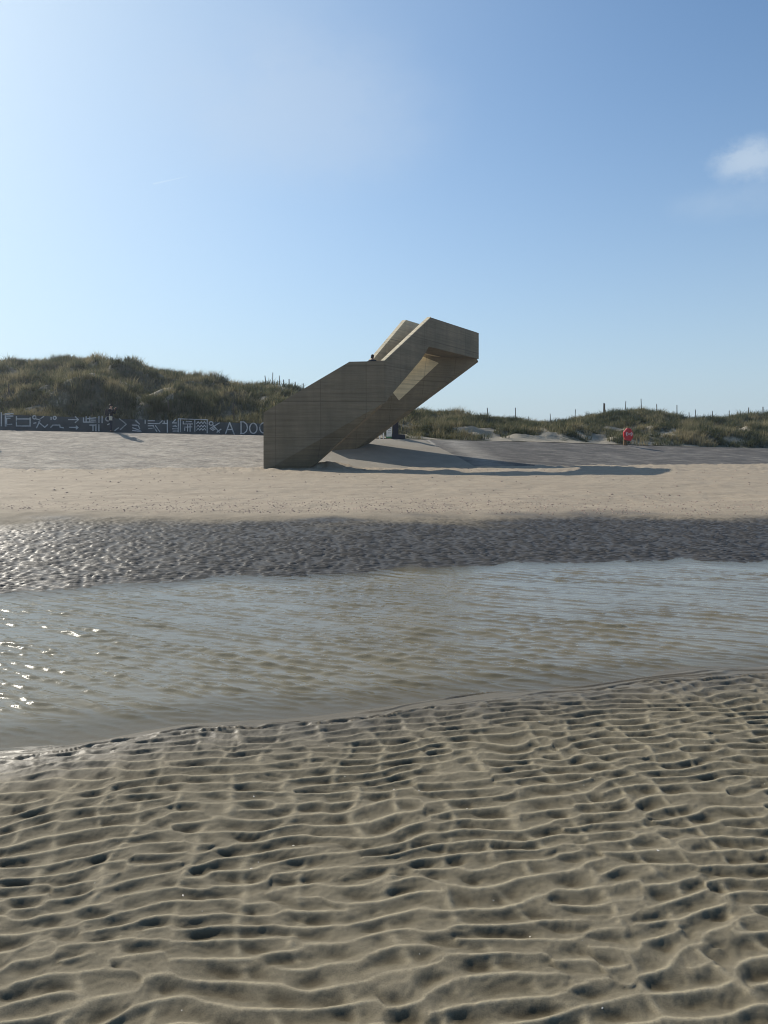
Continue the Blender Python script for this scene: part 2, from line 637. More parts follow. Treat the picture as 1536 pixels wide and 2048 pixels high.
# ---------------------------------------------------------------- water of the tidal channel
wr = [2.2]
while wr[-1] < 13.5:
    wr.append(wr[-1] + 0.010 + wr[-1] * 0.0008)
wr = np.array(wr)
Yw, Aw = np.meshgrid(wr, np.linspace(-0.80, 0.80, 700), indexing='ij')
Xw = Aw * (Yw + 3.0)
zc = analytic(1024, 12.0, 0.185, 0.26, R(60), R(14), 41).real
zb = analytic(1024, 12.0, 0.085, 0.40, R(66), R(28), 42).real
zd = analytic(1024, 12.0, 0.60, 0.40, R(66), R(18), 43).real
sN = Yw - near_edge(Xw)
sF = far_edge(Xw) - Yw
open_ = smooth(sN, -0.05, 0.45) * smooth(sF, -0.1, 1.0)
gust = 0.55 + 0.45 * smooth(noise2(T_LOW, 64, Xw * 2, Yw * 3), -0.8, 1.2)
wind = gust * (0.9 - 0.35 * smooth(Xw, -1.0, 3.5))
hw = (sample(zc, 12.0, Xw, Yw) * 0.0075 * (0.72 + 0.06 * smooth(Xw, -2.0, 2.5)) + sample(zd, 12.0, Xw, Yw) * 0.0045 + sample(zb, 12.0, Xw, Yw) * 0.0052) * (0.22 + 0.78 * open_) * wind
hw = hw + 0.6 * np.abs(hw)
depth = np.minimum(np.clip(sN, 0, 9), np.clip(sF * 1.0, 0, 9))
W = Mat('shallow_sea_water')
W.set(Base_Color=W.ramp(W.noise(0.7, 4), [(0.3, (0.165, 0.136, 0.076)), (0.7, (0.215, 0.18, 0.108))]), Roughness=0.06)
W.p.inputs['IOR'].default_value = 1.52
al = W.n.new('ShaderNodeMapRange')
W.l.new(W.attr('depth'), al.inputs[0])
al.inputs[1].default_value = 0.0
al.inputs[2].default_value = 0.6
al.inputs[3].default_value = 0.42
al.inputs[4].default_value = 0.94
W.l.new(al.outputs[0], W.p.inputs['Alpha'])
W.bump(W.noise(16, 5, 0.65, stretch=(0.55, 1.4, 1), rot=R(14)), 0.16, 0.012)
wq = grid_quads(*Xw.shape)
wq = wq[((sN > -0.45) & (sF > -1.0)).ravel()[wq].all(1)]
np_mesh('water', np.stack([Xw, Yw, WATER_Z + hw], -1).reshape(-1, 3), wq, W.m, True, {'depth': depth}, 'structure')

# ---------------------------------------------------------------- sea dike: pixel tables give the crest and the foot of the slope
def tab(px, xs, ys):
    return np.interp(px, xs, ys)


CP = [-900, 0, 527, 740, 1100, 1300, 1536, 2500]
C_D = [45, 48, 51, 52.5, 56, 58.5, 61, 70]
C_Y = [842, 860.5, 871, 877, 885, 892, 897, 900]
F_D = [38, 39.5, 42.2, 43, 45.5, 47.5, 50, 58]
F_Y = [944, 937, 938, 938.5, 937.5, 936, 934, 930]


def crest_pt(px):
    return at(px, tab(px, CP, C_Y), tab(px, CP, C_D))


def foot_pt(px):
    return at(px, tab(px, CP, F_Y), tab(px, CP, F_D))


def slope_pt(px, s):
    return foot_pt(px).lerp(crest_pt(px), s)


def slope_mesh(name, left, right, mat, n=60, m=16, lift=0.0, s0=-0.35, s1=1.0):
    """left, right: functions of s giving the pixel column, so that joints can run down the slope at an angle"""
    v = []
    for j in range(m + 1):
        s = s0 + (s1 - s0) * j / m
        for i in range(n + 1):
            a = left(s) + (right(s) - left(s)) * i / n
            p = slope_pt(a, s)
            v.append((p.x, p.y, p.z + lift))
    f = [[j * (n + 1) + i, j * (n + 1) + i + 1, (j + 1) * (n + 1) + i + 1, (j + 1) * (n + 1) + i] for j in range(m) for i in range(n)]
    o = mesh_obj(name, v, f, mat, None, True)
    o['kind'] = 'structure'
    return o


D = Mat('sanded_concrete_slope')
a1 = D.noise(1.0, 7, 0.7, stretch=(0.7, 1.3, 2.2))
a2 = D.noise(0.35, 5, 0.6)
c = D.ramp(a1, [(0.3, (0.24, 0.205, 0.16)), (0.5, (0.42, 0.36, 0.28)), (0.72, (0.58, 0.50, 0.39))])
c = D.mix(0.65, c, D.ramp(D.noise(2.6, 6, 0.75, stretch=(0.8, 2.0, 3)), [(0.34, (0.45, 0.44, 0.43)), (0.52, (0.95, 0.95, 0.95)), (0.7, (1.2, 1.18, 1.14))]), 'MULTIPLY')
c = D.mix(0.5, c, D.ramp(a2, [(0.35, (0.68, 0.68, 0.70)), (0.65, (1.0, 1.0, 1.0))]), 'MULTIPLY')
D.set(Base_Color=c, Roughness=0.9)
D.bump(D.math('ADD', a1, D.noise(3.0, 6, 0.7, stretch=(0.7, 1.2, 1.5))), 1.0, 0.10)
A = Mat('worn_asphalt')
a1 = A.noise(1.0, 7, 0.7, stretch=(0.5, 1.8, 4))
a2 = A.noise(0.22, 5, 0.65, rot=R(30), stretch=(1, 0.25, 1))
a3 = A.noise(9, 4, 0.7)
c = A.ramp(a1, [(0.3, (0.045, 0.04, 0.033)), (0.5, (0.095, 0.084, 0.071)), (0.68, (0.24, 0.212, 0.175))])
c = A.mix(A.ramp(a2, [(0.55, (0, 0, 0)), (0.72, (0.6, 0.6, 0.6))]), c, (0.27, 0.245, 0.21))
c = A.mix(0.6, c, A.ramp(A.noise(1.5, 7, 0.75, stretch=(0.7, 1.8, 3)), [(0.34, (0.45, 0.45, 0.45)), (0.5, (0.95, 0.95, 0.95)), (0.7, (1.5, 1.48, 1.44))]), 'MULTIPLY')
c = A.mix(0.5, c, A.ramp(a3, [(0.3, (0.6, 0.6, 0.6)), (0.7, (1.1, 1.1, 1.1))]), 'MULTIPLY')
k0, k1 = slope_pt(905, 1.0), slope_pt(992, 0.0)
kd = (k1 - k0)
kn = Vector((-kd.y, kd.x, 0)).normalized()
dp = A.n.new('ShaderNodeVectorMath')
dp.operation = 'DOT_PRODUCT'
A.l.new(A.pos(), dp.inputs[0])
dp.inputs[1].default_value = kn
kk = A.math('SUBTRACT', dp.outputs['Value'], kn.dot(k0))
kk = A.math('ADD', kk, A.math('MULTIPLY', A.math('SUBTRACT', a1, 0.5), 1.1))
band = A.math('SUBTRACT', 1.0, A.math('MULTIPLY', A.math('ABSOLUTE', kk), 0.6), True)
band = A.math('MULTIPLY', band, A.math('MULTIPLY', A.math('SUBTRACT', A.noise(1.3, 7, 0.75, stretch=(0.6, 1.6, 3)), 0.28), 4.0), True)
c = A.mix(A.math('MULTIPLY', band, 1.0, True), c, (0.27, 0.245, 0.205))
crack = A.math('SUBTRACT', 1.0, A.math('MULTIPLY', A.math('ABSOLUTE', A.math('SUBTRACT', kk, -1.9)), 7.0), True)
c = A.mix(A.math('MULTIPLY', crack, 0.9), c, (0.42, 0.385, 0.32))
A.set(Base_Color=c, Roughness=0.85)
A.bump(a3, 0.8, 0.05)
P = Mat('smooth_apron_concrete')
a1 = P.noise(0.6, 5, 0.6)
a2 = P.noise(14, 4, 0.6)
c = P.ramp(a1, [(0.3, (0.23, 0.20, 0.155)), (0.7, (0.30, 0.262, 0.205))])
c = P.mix(0.4, c, P.ramp(a2, [(0.3, (0.75, 0.75, 0.75)), (0.7, (1, 1, 1))]), 'MULTIPLY')
P.set(Base_Color=c, Roughness=0.9)
P.bump(a2, 0.3, 0.02)

slope_mesh('dike_slope', lambda s: -900, lambda s: 570, D.m, 90)
slope_mesh('concrete_apron', lambda s: 570, lambda s: 958 - 113 * s, P.m, 40)
slope_mesh('asphalt_slope', lambda s: 958 - 113 * s, lambda s: 2500, A.m, 100)

# promenade behind the crest, and the pale kerb line along it
v, f = [], []
pxs = np.linspace(-900, 2500, 120)
for p in pxs:
    c0 = crest_pt(p)
    back = 1.6 if p < 900 else 1.6 - 0.9 * min(1, (p - 900) / 150)
    v += [(c0.x, c0.y, c0.z), (c0.x * 1.02, c0.y + back + 2, c0.z + 0.02)]
for i in range(len(pxs) - 1):
    f.append([2 * i, 2 * i + 2, 2 * i + 3, 2 * i + 1])
PV = Mat('sandy_promenade')
PV.set(Base_Color=PV.ramp(PV.noise(2.5, 5), [(0.3, (0.40, 0.36, 0.30)), (0.7, (0.52, 0.46, 0.37))]), Roughness=0.9)
mesh_obj('promenade', v, f, PV.m)['kind'] = 'structure'

# ---------------------------------------------------------------- dunes
SK_P = [-900, -300, 0, 60, 130, 200, 250, 290, 340, 390, 450, 500, 540, 580, 620, 700, 760, 830, 900, 960, 1020, 1100, 1140, 1180, 1230, 1280, 1330, 1400, 1450, 1500, 1560, 1800, 2500]
SK_Y = [764, 748, 732, 733, 723, 723, 734, 744, 751, 761, 771, 776, 770, 777, 787, 802, 810, 824, 831, 839, 843, 850, 845, 837, 830, 826, 833, 842, 842, 834, 829, 838, 848]
FT_P = [-900, 0, 527, 640, 740, 800, 1100, 1300, 1536, 2500]
FT_Y = [815, 834, 853, 864, 874, 878, 884, 891, 897, 900]
RIDGE = 0.46
SPAN = 46.0
T_DA = lowpass(512, 80.0, 5.0, 51, 1.3)
T_DB = lowpass(512, 40.0, 1.9, 52, 1.5)


def dune(px, s):
    """px, s arrays -> X, Y, Z"""
    d0 = np.interp(px, CP, C_D) + np.where(px < 700, 2.0, np.where(px < 1000, 2.0 - 1.2 * (px - 700) / 300, 0.8))
    Y = d0 + s * SPAN
    X = (px - 768.0) / FPX / (math.cos(PITCH) + 0.13 * math.sin(PITCH)) * Y
    ef = (890 - np.interp(px, FT_P, FT_Y)) / FPX * 0.99
    er = (890 - np.interp(px, SK_P, SK_Y)) / FPX * 0.99
    t = np.clip(s / RIDGE, 0, 1)
    prof = 0.55 * (1 - (1 - t) ** 2.2) + 0.45 * t
    e = ef + (er - ef) * prof
    fall = np.clip((s - RIDGE) / (1 - RIDGE), 0, 1)
    e = e - fall * (0.02 + (er - ef) * 0.8)
    size = np.clip((er - ef) * 9.5, 0.35, 1.0)
    na = sample(T_DA, 80, X, Y * 1.15)
    nb = sample(T_DB, 40, X, Y)
    bumps = na * 0.50 * size + nb * 0.10 * smooth(s, 0.02, 0.2)
    edge = smooth(s, 0.0, 0.06)
    for (cx, cs, rx, rs, hh) in ((175, 0.085, 85, 0.05, 1.5), (362, 0.075, 62, 0.045, 1.25), (45, 0.10, 60, 0.04, 0.7), (455, 0.13, 40, 0.04, 0.8), (270, 0.27, 70, 0.05, 0.9), (420, 0.30, 60, 0.05, 0.7),
                                 (1120, 0.07, 60, 0.05, 0.5), (940, 0.10, 60, 0.05, 0.35), (1380, 0.07, 80, 0.05, 0.6), (1500, 0.08, 60, 0.05, 0.5)):
        bumps = bumps + hh * np.exp(-(((px - cx) / rx) ** 2) ** 1.5) * np.where(s < cs, np.exp(-((s - cs) / (rs * 0.75)) ** 4), np.exp(-((s - cs) / (rs * 1.8)) ** 2))
    top = 1 - 0.72 * smooth(t, 0.75, 1.0)
    Z = EYE + e * Y + bumps * edge * top
    return X, Y, Z


ps = np.linspace(-900, 2500, 1000)
ss = np.concatenate([np.linspace(0, 0.6, 170), np.linspace(0.62, 1, 20)])
Pg, Sg = np.meshgrid(ps, ss)
DX, DY, DZ = dune(Pg, Sg)


def vegetation(px, s, X, Y):
    v = 0.80 + 0.30 * sample(T_DB, 40, X * 0.6 + 11, Y * 0.8 + 5) + 0.14 * sample(T_DA, 80, X * 1.3, Y)
    v = v + smooth(s, 0.1, 0.35) * 0.25 + 0.10 * sample(T_FINE, 4, X * 0.2, Y * 0.25)
    for (cx, cs, rx, rs, a) in ((275, 0.05, 16, 0.10, 0.85), (300, 0.115, 30, 0.02, 0.6), (1195, 0.03, 34, 0.10, 1.3), (1055, 0.14, 35, 0.03, 0.7),
                                (1010, 0.015, 60, 0.02, 0.8), (860, 0.015, 50, 0.03, 1.1), (1490, 0.14, 50, 0.05, 0.9), (1300, 0.02, 60, 0.03, 0.9),
                                (548, 0.42, 30, 0.08, 1.1), (475, 0.07, 55, 0.09, -0.8), (440, 0.02, 22, 0.015, 0.5), (700, 0.03, 90, 0.06, 1.0), (1100, 0.03, 30, 0.05, 0.8)):
        v = v - 0.85 * a * np.exp(-((px - cx) / rx) ** 2 - ((s - cs) / rs) ** 2)
    return np.clip(v, 0, 1)


VEG = vegetation(Pg, Sg, DX, DY)
DM = Mat('dune_sand_and_moss')
b1 = DM.noise(3.0, 6, 0.65)
b2 = DM.noise(0.8, 5, 0.6)
sandc = DM.ramp(b2, [(0.3, (0.27, 0.235, 0.175)), (0.7, (0.36, 0.31, 0.23))])
vegc = DM.ramp(b1, [(0.3, (0.055, 0.058, 0.036)), (0.55, (0.10, 0.095, 0.058)), (0.75, (0.17, 0.145, 0.085))])
mk = DM.ramp(DM.math('ADD', DM.attr('veg'), DM.math('MULTIPLY', DM.math('SUBTRACT', b1, 0.5), 0.9)), [(0.28, (0, 0, 0)), (0.52, (1, 1, 1))])
DM.set(Base_Color=DM.mix(mk, sandc, vegc), Roughness=0.95)
DM.bump(b1, 0.8, 0.15)
np_mesh('dunes', np.stack([DX, DY, DZ], -1).reshape(-1, 3), grid_quads(*DX.shape), DM.m, True, {'veg': VEG}, 'structure')

# marram grass: tufts of bent blades, one mesh
NTUFT = 19000
tp = rng.uniform(-330, 1900, NTUFT * 3)
ts = rng.uniform(0.004, 0.56, NTUFT * 3)
tX, tY, tZ = dune(tp, ts)
keep = vegetation(tp, ts, tX, tY) > rng.uniform(0.22, 0.8, len(tp))
tX, tY, tZ, tp, ts = (a[keep][:NTUFT] for a in (tX, tY, tZ, tp, ts))
nt_ = len(tX)
NBL = 22
size = rng.uniform(0.65, 1.25, nt_) * (1 + 0.18 * sample(T_DB, 40, tX, tY))
tone = np.clip(0.5 + 0.28 * sample(T_DB, 40, tX * 0.7 + 3, tY * 0.7) + rng.normal(0, 0.16, nt_), 0, 1)
ti = np.repeat(np.arange(nt_), NBL)
nb_ = len(ti)
ang = rng.uniform(0, 2 * np.pi, nb_)
rad = np.sqrt(rng.uniform(0, 1, nb_)) * 0.30 * size[ti]
bx, by = tX[ti] + rad * np.cos(ang), tY[ti] + rad * np.sin(ang)
bz = tZ[ti] - 0.05
H = rng.uniform(0.28, 0.68, nb_) * size[ti]
lean = rng.uniform(0.10, 0.75, nb_) * H
la = ang + rng.normal(0, 0.5, nb_)
lx, ly = lean * np.cos(la) + 0.10 * H, lean * np.sin(la) - 0.02
wd = rng.uniform(0.009, 0.022, nb_)
wa = rng.uniform(0, np.pi, nb_)
wx, wy = wd * np.cos(wa), wd * np.sin(wa)
V = np.zeros((nb_, 5, 3))
for k, (q, b2_, ww) in enumerate(((0, 0, 1), (0.6, 0.30, 0.8))):
    V[:, 2 * k, :] = np.stack([bx + lx * b2_ - wx * ww, by + ly * b2_ - wy * ww, bz + H * q], -1)
    V[:, 2 * k + 1, :] = np.stack([bx + lx * b2_ + wx * ww, by + ly * b2_ + wy * ww, bz + H * q], -1)
V[:, 4, :] = np.stack([bx + lx, by + ly, bz + H * 0.93], -1)
base = np.arange(nb_)[:, None] * 5
tri = np.concatenate([base + np.array([[0, 1, 3]]), base + np.array([[0, 3, 2]]), base + np.array([[2, 3, 4]])])
tn = np.repeat(np.clip(tone[ti] + rng.normal(0, 0.10, nb_), 0, 1), 5)
GM = Mat('marram_grass')
gc = GM.ramp(GM.attr('tone'), [(0.1, (0.048, 0.056, 0.032)), (0.45, (0.105, 0.112, 0.062)), (0.72, (0.19, 0.170, 0.095)), (0.96, (0.32, 0.27, 0.16))])
dif = GM.n.new('ShaderNodeBsdfDiffuse')
trl = GM.n.new('ShaderNodeBsdfTranslucent')
mxs = GM.n.new('ShaderNodeMixShader')
mxs.inputs[0].default_value = 0.35
GM.l.new(gc, dif.inputs[0])
GM.l.new(gc, trl.inputs[0])
GM.l.new(dif.outputs[0], mxs.inputs[1])
GM.l.new(trl.outputs[0], mxs.inputs[2])
GM.l.new(mxs.outputs[0], GM.out.inputs['Surface'])
go = np_mesh('dune_grass', V.reshape(-1, 3), tri, GM.m, False, {'tone': tn}, 'stuff')
tag(go, 'olive and straw coloured marram grass covering the dunes', 'grass')

# ---------------------------------------------------------------- the concrete stair
ST0 = at(560, 940, 41)
stair = empty('concrete_stair', ST0, 'angular board-marked concrete lookout stair cantilevering over the beach', 'lookout stair')
Y1 = 40.0
TH = 0.26
C0 = at(768.5, 722, Y1)
UD = Vector((0.508, 0.861, 0)).normalized()
NR = Vector((UD.y, -UD.x, 0))            # right-hand side, towards the camera
NL = -NR
WID = 1.95


def on_plane(u, v, p0, n):
    r = ray(u, v)
    o = Vector((0, 0, EYE))
    k = (Vector(p0) - o).dot(n) / r.dot(n)
    return o + r * k


def p1(u, v):
    return at(u, v, Y1)


def p2(u, v):
    return on_plane(u, v, C0, NR)


z_top_land = C0.z
# lower flight, seaward wall
A0, A1 = p1(527, 825), p1(699, 723.4)
G0 = p1(527, 944)
APEX = p1(764, 808)
CB = Vector((C0.x, Y1, APEX.z + 0.03))
m = MB().prism([G0, A0, A1, C0, CB, APEX], (0, TH, 0))
m.build('parapet_wall', M_CONC, stair)
# lower flight, underside that leans back under the wall, down to the foot on the sand
P3 = p1(609, 944)
P3 = Vector((P3.x, Y1 + 0.75, P3.z - 0.03))
b = Vector((0, 1, 0))
vs_ = [G0 + Vector((0.01, 0.004, 0)), P3, APEX + Vector((0, 0.004, 0)),
       Vector((G0.x + 0.01, Y1 + 2.1, G0.z)), Vector((P3.x, Y1 + 2.1, P3.z)), Vector((APEX.x, Y1 + 2.1, APEX.z))]
mesh_obj('soffit', vs_, [[0, 1, 2], [3, 5, 4], [0, 3, 4, 1], [1, 4, 5, 2], [0, 2, 5, 3]], M_CONC, stair)
# lower flight, landward wall and the end wall
yb = Y1 + WID + 0.04
jx = C0.x + NL.x * WID + UD.x * ((yb - C0.y - NL.y * WID) / UD.y)
m = MB().prism([Vector((G0.x + TH, yb, G0.z - 0.1)), Vector((A0.x + TH, yb, A0.z - 0.02)), Vector((A1.x, yb, A1.z - 0.02)), Vector((jx, yb, z_top_land - 0.02)), Vector((jx, yb, APEX.z))], (0, TH, 0))
m.build('parapet_wall', M_CONC, stair)
m = MB().prism([Vector((G0.x + 0.004, Y1 + TH, G0.z - 0.1)), Vector((G0.x + 0.004, yb + TH - 0.01, G0.z - 0.1)), Vector((G0.x + 0.004, yb + TH - 0.01, A0.z - 0.9)), Vector((G0.x + 0.004, Y1 + TH, A0.z - 0.9))], (TH, 0, 0))
m.build('end_wall', M_CONC, stair)
# steps and landing
LAND = z_top_land - 1.25
n = 15
poly = [Vector((A0.x + 0.3, Y1 + TH, A0.z - 2.2))]
x0, x1 = A0.x + 0.3, A1.x
z0, z1_ = A0.z - 1.2, LAND
for i in range(n):
    xa, xb = x0 + (x1 - x0) * i / n, x0 + (x1 - x0) * (i + 1) / n
    zz = z0 + (z1_ - z0) * (i + 1) / n
    poly += [Vector((xa, Y1 + TH, zz)), Vector((xb, Y1 + TH, zz))]
poly += [Vector((x1, Y1 + TH, LAND - 0.9))]
MB().prism(poly, (0, WID - TH + 0.03, 0)).build('steps', M_CONC, stair)
MB().prism([Vector((x1 + 0.002, Y1 + TH, LAND - 0.006)), Vector((C0.x - 0.02, Y1 + TH, LAND - 0.006)), Vector((C0.x + UD.x * 1.1 - 0.1, Y1 + 1.1, LAND - 0.006)), Vector((jx + 0.3, yb, LAND - 0.006)), Vector((x1 + 0.002, yb, LAND - 0.006))], (0, 0, -0.5)).build('landing', M_CONC, stair)
# upper flight, near wall: landing corner, peak, tip of the cantilever and the lower edge
PEAK, TIP, TIPB = p2(862, 635), p2(957.5, 666), p2(957.5, 718)
TIP.z = PEAK.z = (TIP.z + PEAK.z) / 2
HB = p2(858, 697)
HB.z = TIPB.z
prof2 = [C0, PEAK, TIP, TIPB, HB, p2(843, 718.5), p2(785.7, 786), CB]
prof2[0] = C0 + UD * 0.012
prof2[-1] = CB + UD * 0.012
prof2[2], prof2[3] = TIP - UD * (TH + 0.02), TIPB - UD * (TH + 0.02)
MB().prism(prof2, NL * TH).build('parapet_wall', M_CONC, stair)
# upper flight, far wall
shift = NL * (WID - TH)
start = C0 + UD * 0.97
Z = Vector((0, 0, 1))
poly = [Vector((start.x, start.y, C0.z)) + shift, PEAK + shift, TIP + shift, TIPB + shift, HB + shift, p2(843, 718.5) + shift, p2(785.7, 786) + shift, Vector((start.x, start.y, CB.z + 0.2)) + shift]
# the parapet top rises with the near one
t_s = (start - C0).length / ((PEAK - C0).to_2d().length)
poly[0].z = C0.z - 0.12
MB().prism(poly, NL * TH).build('parapet_wall', M_LIT_CONC, stair)  # inner face painted paler to stand in for light bounced between the walls
cap = [C0 + UD * 0.05 + Z * 0.003, PEAK + Z * 0.003, PEAK + Z * 0.045, C0 + UD * 0.05 + Z * 0.045]  # outline of the added lit strip on the parapet top
MB().prism([p + NL * 0.004 for p in cap], NL * (TH - 0.008)).build('lit_top_strip', M_LIT_CONC, stair)  # added strip: sunlight on the parapet top painted as pale colour
MB().prism([TIP - UD * TH - Z * 0.004, TIP + shift - NL * 0.004 - UD * TH - Z * 0.004, TIPB + shift - NL * 0.004 - UD * TH + Z * 0.004, TIPB - UD * TH + Z * 0.004], UD * TH).build('end_wall', M_CONC, stair)
# upper steps and head floor
n = 14
Lh = (PEAK - C0).to_2d().length
q0 = C0 + NL * TH
poly = [Vector((q0.x, q0.y, LAND - 0.7))]
for i in range(n):
    ta, tb = Lh * i / n, Lh * (i + 1) / n
    zz = LAND + (PEAK.z - C0.z) * (i + 1) / n
    pa, pb = q0 + UD * ta, q0 + UD * tb
    poly += [Vector((pa.x, pa.y, zz)), Vector((pb.x, pb.y, zz))]
pe = TIP + NL * TH - UD * (TH + 0.003)
zf = LAND + (PEAK.z - C0.z)
poly += [Vector((pe.x, pe.y, zf)), Vector((pe.x, pe.y, TIPB.z + 0.01)), Vector((HB + NL * TH)) + Z * 0.01]
MB().prism(poly, NL * (WID - 2 * TH)).build('steps', M_CONC, stair)
# the landward leg that carries the head: a leaning slab from the dike up to the tip
LB, LC = 0.512, -0.30
t_ = TIPB
LA = t_.y + 0.15 - LB * t_.x - LC * (t_.z - EYE)


def p3(u, v, off=0.0):
    r = ray(u, v)
    k = LA / (1 - LB * r.x - LC * r.z)
    return Vector((r.x * k, r.y * k - off, r.z * k + EYE))


leg_poly = [p3(645, 868), p3(660, 905), p3(700, 907), p3(735, 880.5), p3(953.5, 717.6), p3(948, 705), p3(885, 690), p3(820, 720), p3(770, 770), p3(700, 828)]
MB().prism(leg_poly, (0.35, 1.9, 0)).build('support_leg', M_CONC, stair)
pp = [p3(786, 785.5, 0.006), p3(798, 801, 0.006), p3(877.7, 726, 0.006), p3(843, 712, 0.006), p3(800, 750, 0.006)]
o = MB().prism(pp, (0, 0.05, 0)).build('lit_patch', M_LIT_CONC, stair)  # added panel; its pale colour stands in for bounce light on concrete
tag(o, 'board-marked patch under the upper flight, bounce light painted as pale tan')

# ---------------------------------------------------------------- painted wall behind the promenade
WL = at(0, 845, 49.3)
wall = empty('painted_wall', (WL.x, WL.y, WL.z), 'low dark promenade wall painted with white symbols and the letters A DOC', 'wall')


def wall_base(px, off=0.0):
    c0 = at(px, tab(px, [-900, 0, 527, 800], [842, 861, 872, 877]), tab(px, CP, C_D) + 1.3 - off)
    return c0


def wall_top(px, off=0.0):
    return at(px, tab(px, [-900, 0, 527, 800], [797, 829, 847.5, 858]), tab(px, CP, C_D) + 1.3 - off)


pxs = np.linspace(-880, 640, 40)
v, f = [], []
for p in pxs:
    a, t = wall_base(p), wall_top(p)
    a.z -= 0.3
    v += [a, t, t + Vector((0, 0.35, 0)), a + Vector((0, 0.35, 0))]
for i in range(len(pxs) - 1):
    for k in range(4):
        f.append([4 * i + k, 4 * i + (k + 1) % 4, 4 * i + 4 + (k + 1) % 4, 4 * i + 4 + k])
f += [[3, 2, 1, 0], [len(v) - 4, len(v) - 3, len(v) - 2, len(v) - 1]]
mesh_obj('wall_body', v, f, M_WALL, wall)


def on_wall(px, py, off):
    """point of the wall face seen at that pixel"""
    d = tab(px, CP, C_D) + 1.3 - off
    return at(px, py, d)


def strokes(name, lines, width=0.07, label=None):
    mb = MB()
    for ln in lines:
        for (a, b_) in zip(ln, ln[1:]):
            pa, pb = on_wall(*a, 0.012), on_wall(*b_, 0.012)
            d = (pb - pa)
            if d.length < 1e-4:
                continue
            d.normalize()
            s = d.cross(Vector((0, 1, 0))).normalized() * width / 2
            e = d * width * 0.3
            mb.prism([pa - e - s, pa - e + s, pb + e + s, pb + e - s], (0, 0.03, 0))
    o = mb.build(name, M_CHALK, wall)
    if label:
        o['label'] = label
    return o


def K3(*p):
    return [(x / 5.486, 800 + y / 5.486) for x, y in p]


def K4(*p):
    return [(260 + x / 5.12, 800 + y / 5.12) for x, y in p]


def ell(K, cx, cy, rx, ry, a0=0, a1=360, n=14):
    return K(*[(cx + rx * math.cos(R(a0 + (a1 - a0) * i / n)), cy - ry * math.sin(R(a0 + (a1 - a0) * i / n))) for i in range(n + 1)])


strokes('painted_symbol', [K3((14, 140), (14, 285)), K3((58, 150), (58, 288)), K3((58, 152), (142, 150)), K3((72, 176), (142, 176)), K3((72, 200), (110, 200)), K3((72, 200), (72, 288)), K3((72, 270), (130, 266))])
strokes('painted_symbol', [K3((180, 180), (180, 285), (335, 285)), K3((180, 208), (330, 208)), K3((330, 195), (330, 285))])
strokes('painted_symbol', [ell(K3, 376, 190, 17, 18), K3((385, 205), (430, 215), (480, 180)), K3((370, 255), (395, 250)), K3((440, 225), (400, 305)), K3((420, 240), (490, 300), (522, 270))])
strokes('painted_symbol', [K3((560, 190), (560, 216)), ell(K3, 600, 196, 16, 17), K3((555, 300), (580, 275), (655, 275), (660, 300), (695, 305))])
strokes('painted_symbol', [K3((750, 215), (858, 215)), K3((825, 183), (860, 215), (825, 248)), K3((760, 300), (850, 300)), K3((835, 285), (855, 302), (835, 318))])
strokes('painted_symbol', [K3((915, 195), (915, 242), (1052, 242)), K3((945, 180), (945, 240)), K3((960, 205), (1050, 195)), K3((985, 185), (985, 240)), K3((1000, 220), (1048, 222)), K3((985, 275), (1055, 275)), K3((1020, 275), (1020, 335)), K3((1052, 270), (1052, 340)), K3((1085, 270), (1085, 340))])
strokes('painted_symbol', [K3((1085, 180), (1085, 248)), K3((1120, 178), (1120, 250))])
strokes('painted_symbol', [ell(K3, 1182, 208, 22, 22, -20, 300), K3((1200, 215), (1215, 255), (1180, 270)), K3((1260, 335), (1300, 305))])
strokes('painted_symbol', [K3((1310, 205), (1385, 265), (1320, 325))])
strokes('painted_symbol', [K3((1490, 225), (1530, 265)), K3((1450, 275), (1500, 275)), K3((1455, 305), (1540, 335))])
strokes('painted_symbol', [K4((60, 215), (95, 245)), K4((30, 260), (85, 262), (100, 295)), K4((25, 312), (115, 322))])
strokes('painted_symbol', [K4((155, 205), (155, 242)), K4((185, 212), (250, 212)), K4((185, 240), (300, 242), (330, 212)), K4((185, 265), (240, 262)), K4((190, 292), (250, 290)), K4((235, 265), (275, 322)), K4((260, 262), (305, 325)), K4((335, 240), (385, 240)), K4((350, 215), (350, 240)), K4((382, 205), (382, 330))])
strokes('painted_symbol', [K4((465, 200), (435, 235), (475, 235)), K4((470, 260), (440, 268), (478, 272)), K4((435, 295), (490, 295)), K4((440, 318), (490, 318))])
strokes('painted_symbol', [K4((494, 192), (494, 326)), K4((494, 192), (796, 203)), K4((515, 196), (515, 325)), K4((664, 200), (664, 326)), K4((545, 220), (545, 245), (640, 245)), K4((575, 222), (630, 222)), K4((590, 245), (590, 320)), K4((560, 275), (560, 312)), K4((565, 278), (635, 275)), K4((615, 248), (615, 322)), K4((790, 203), (790, 338))], 0.06)
for yy in (232, 268, 300):
    zig = [(682 + i * 16, yy + (-10 if i % 2 else 10)) for i in range(7)]
    strokes('painted_symbol', [K4(*zig)], 0.055)
strokes('painted_symbol', [ell(K4, 830, 240, 20, 18), K4((845, 252), (880, 290), (915, 330)), K4((915, 235), (870, 262), (820, 292)), K4((830, 305), (868, 280)), K4((845, 312), (880, 292)), K4((890, 330), (932, 298))])
strokes('painted_letter', [K4((978, 346), (1020, 230), (1068, 352)), K4((994, 302), (1050, 302))], 0.08)
strokes('painted_letter', [K4((1137, 222), (1137, 342)), K4((1130, 224), (1165, 224), (1195, 250), (1202, 285), (1192, 320), (1165, 342), (1130, 344))], 0.08)
strokes('painted_letter', [ell(K4, 1263, 290, 38, 52, 0, 360, 20)], 0.08)
strokes('painted_letter', [ell(K4, 1370, 286, 42, 52, 60, 300, 16)], 0.08)

# ---------------------------------------------------------------- things on the dike


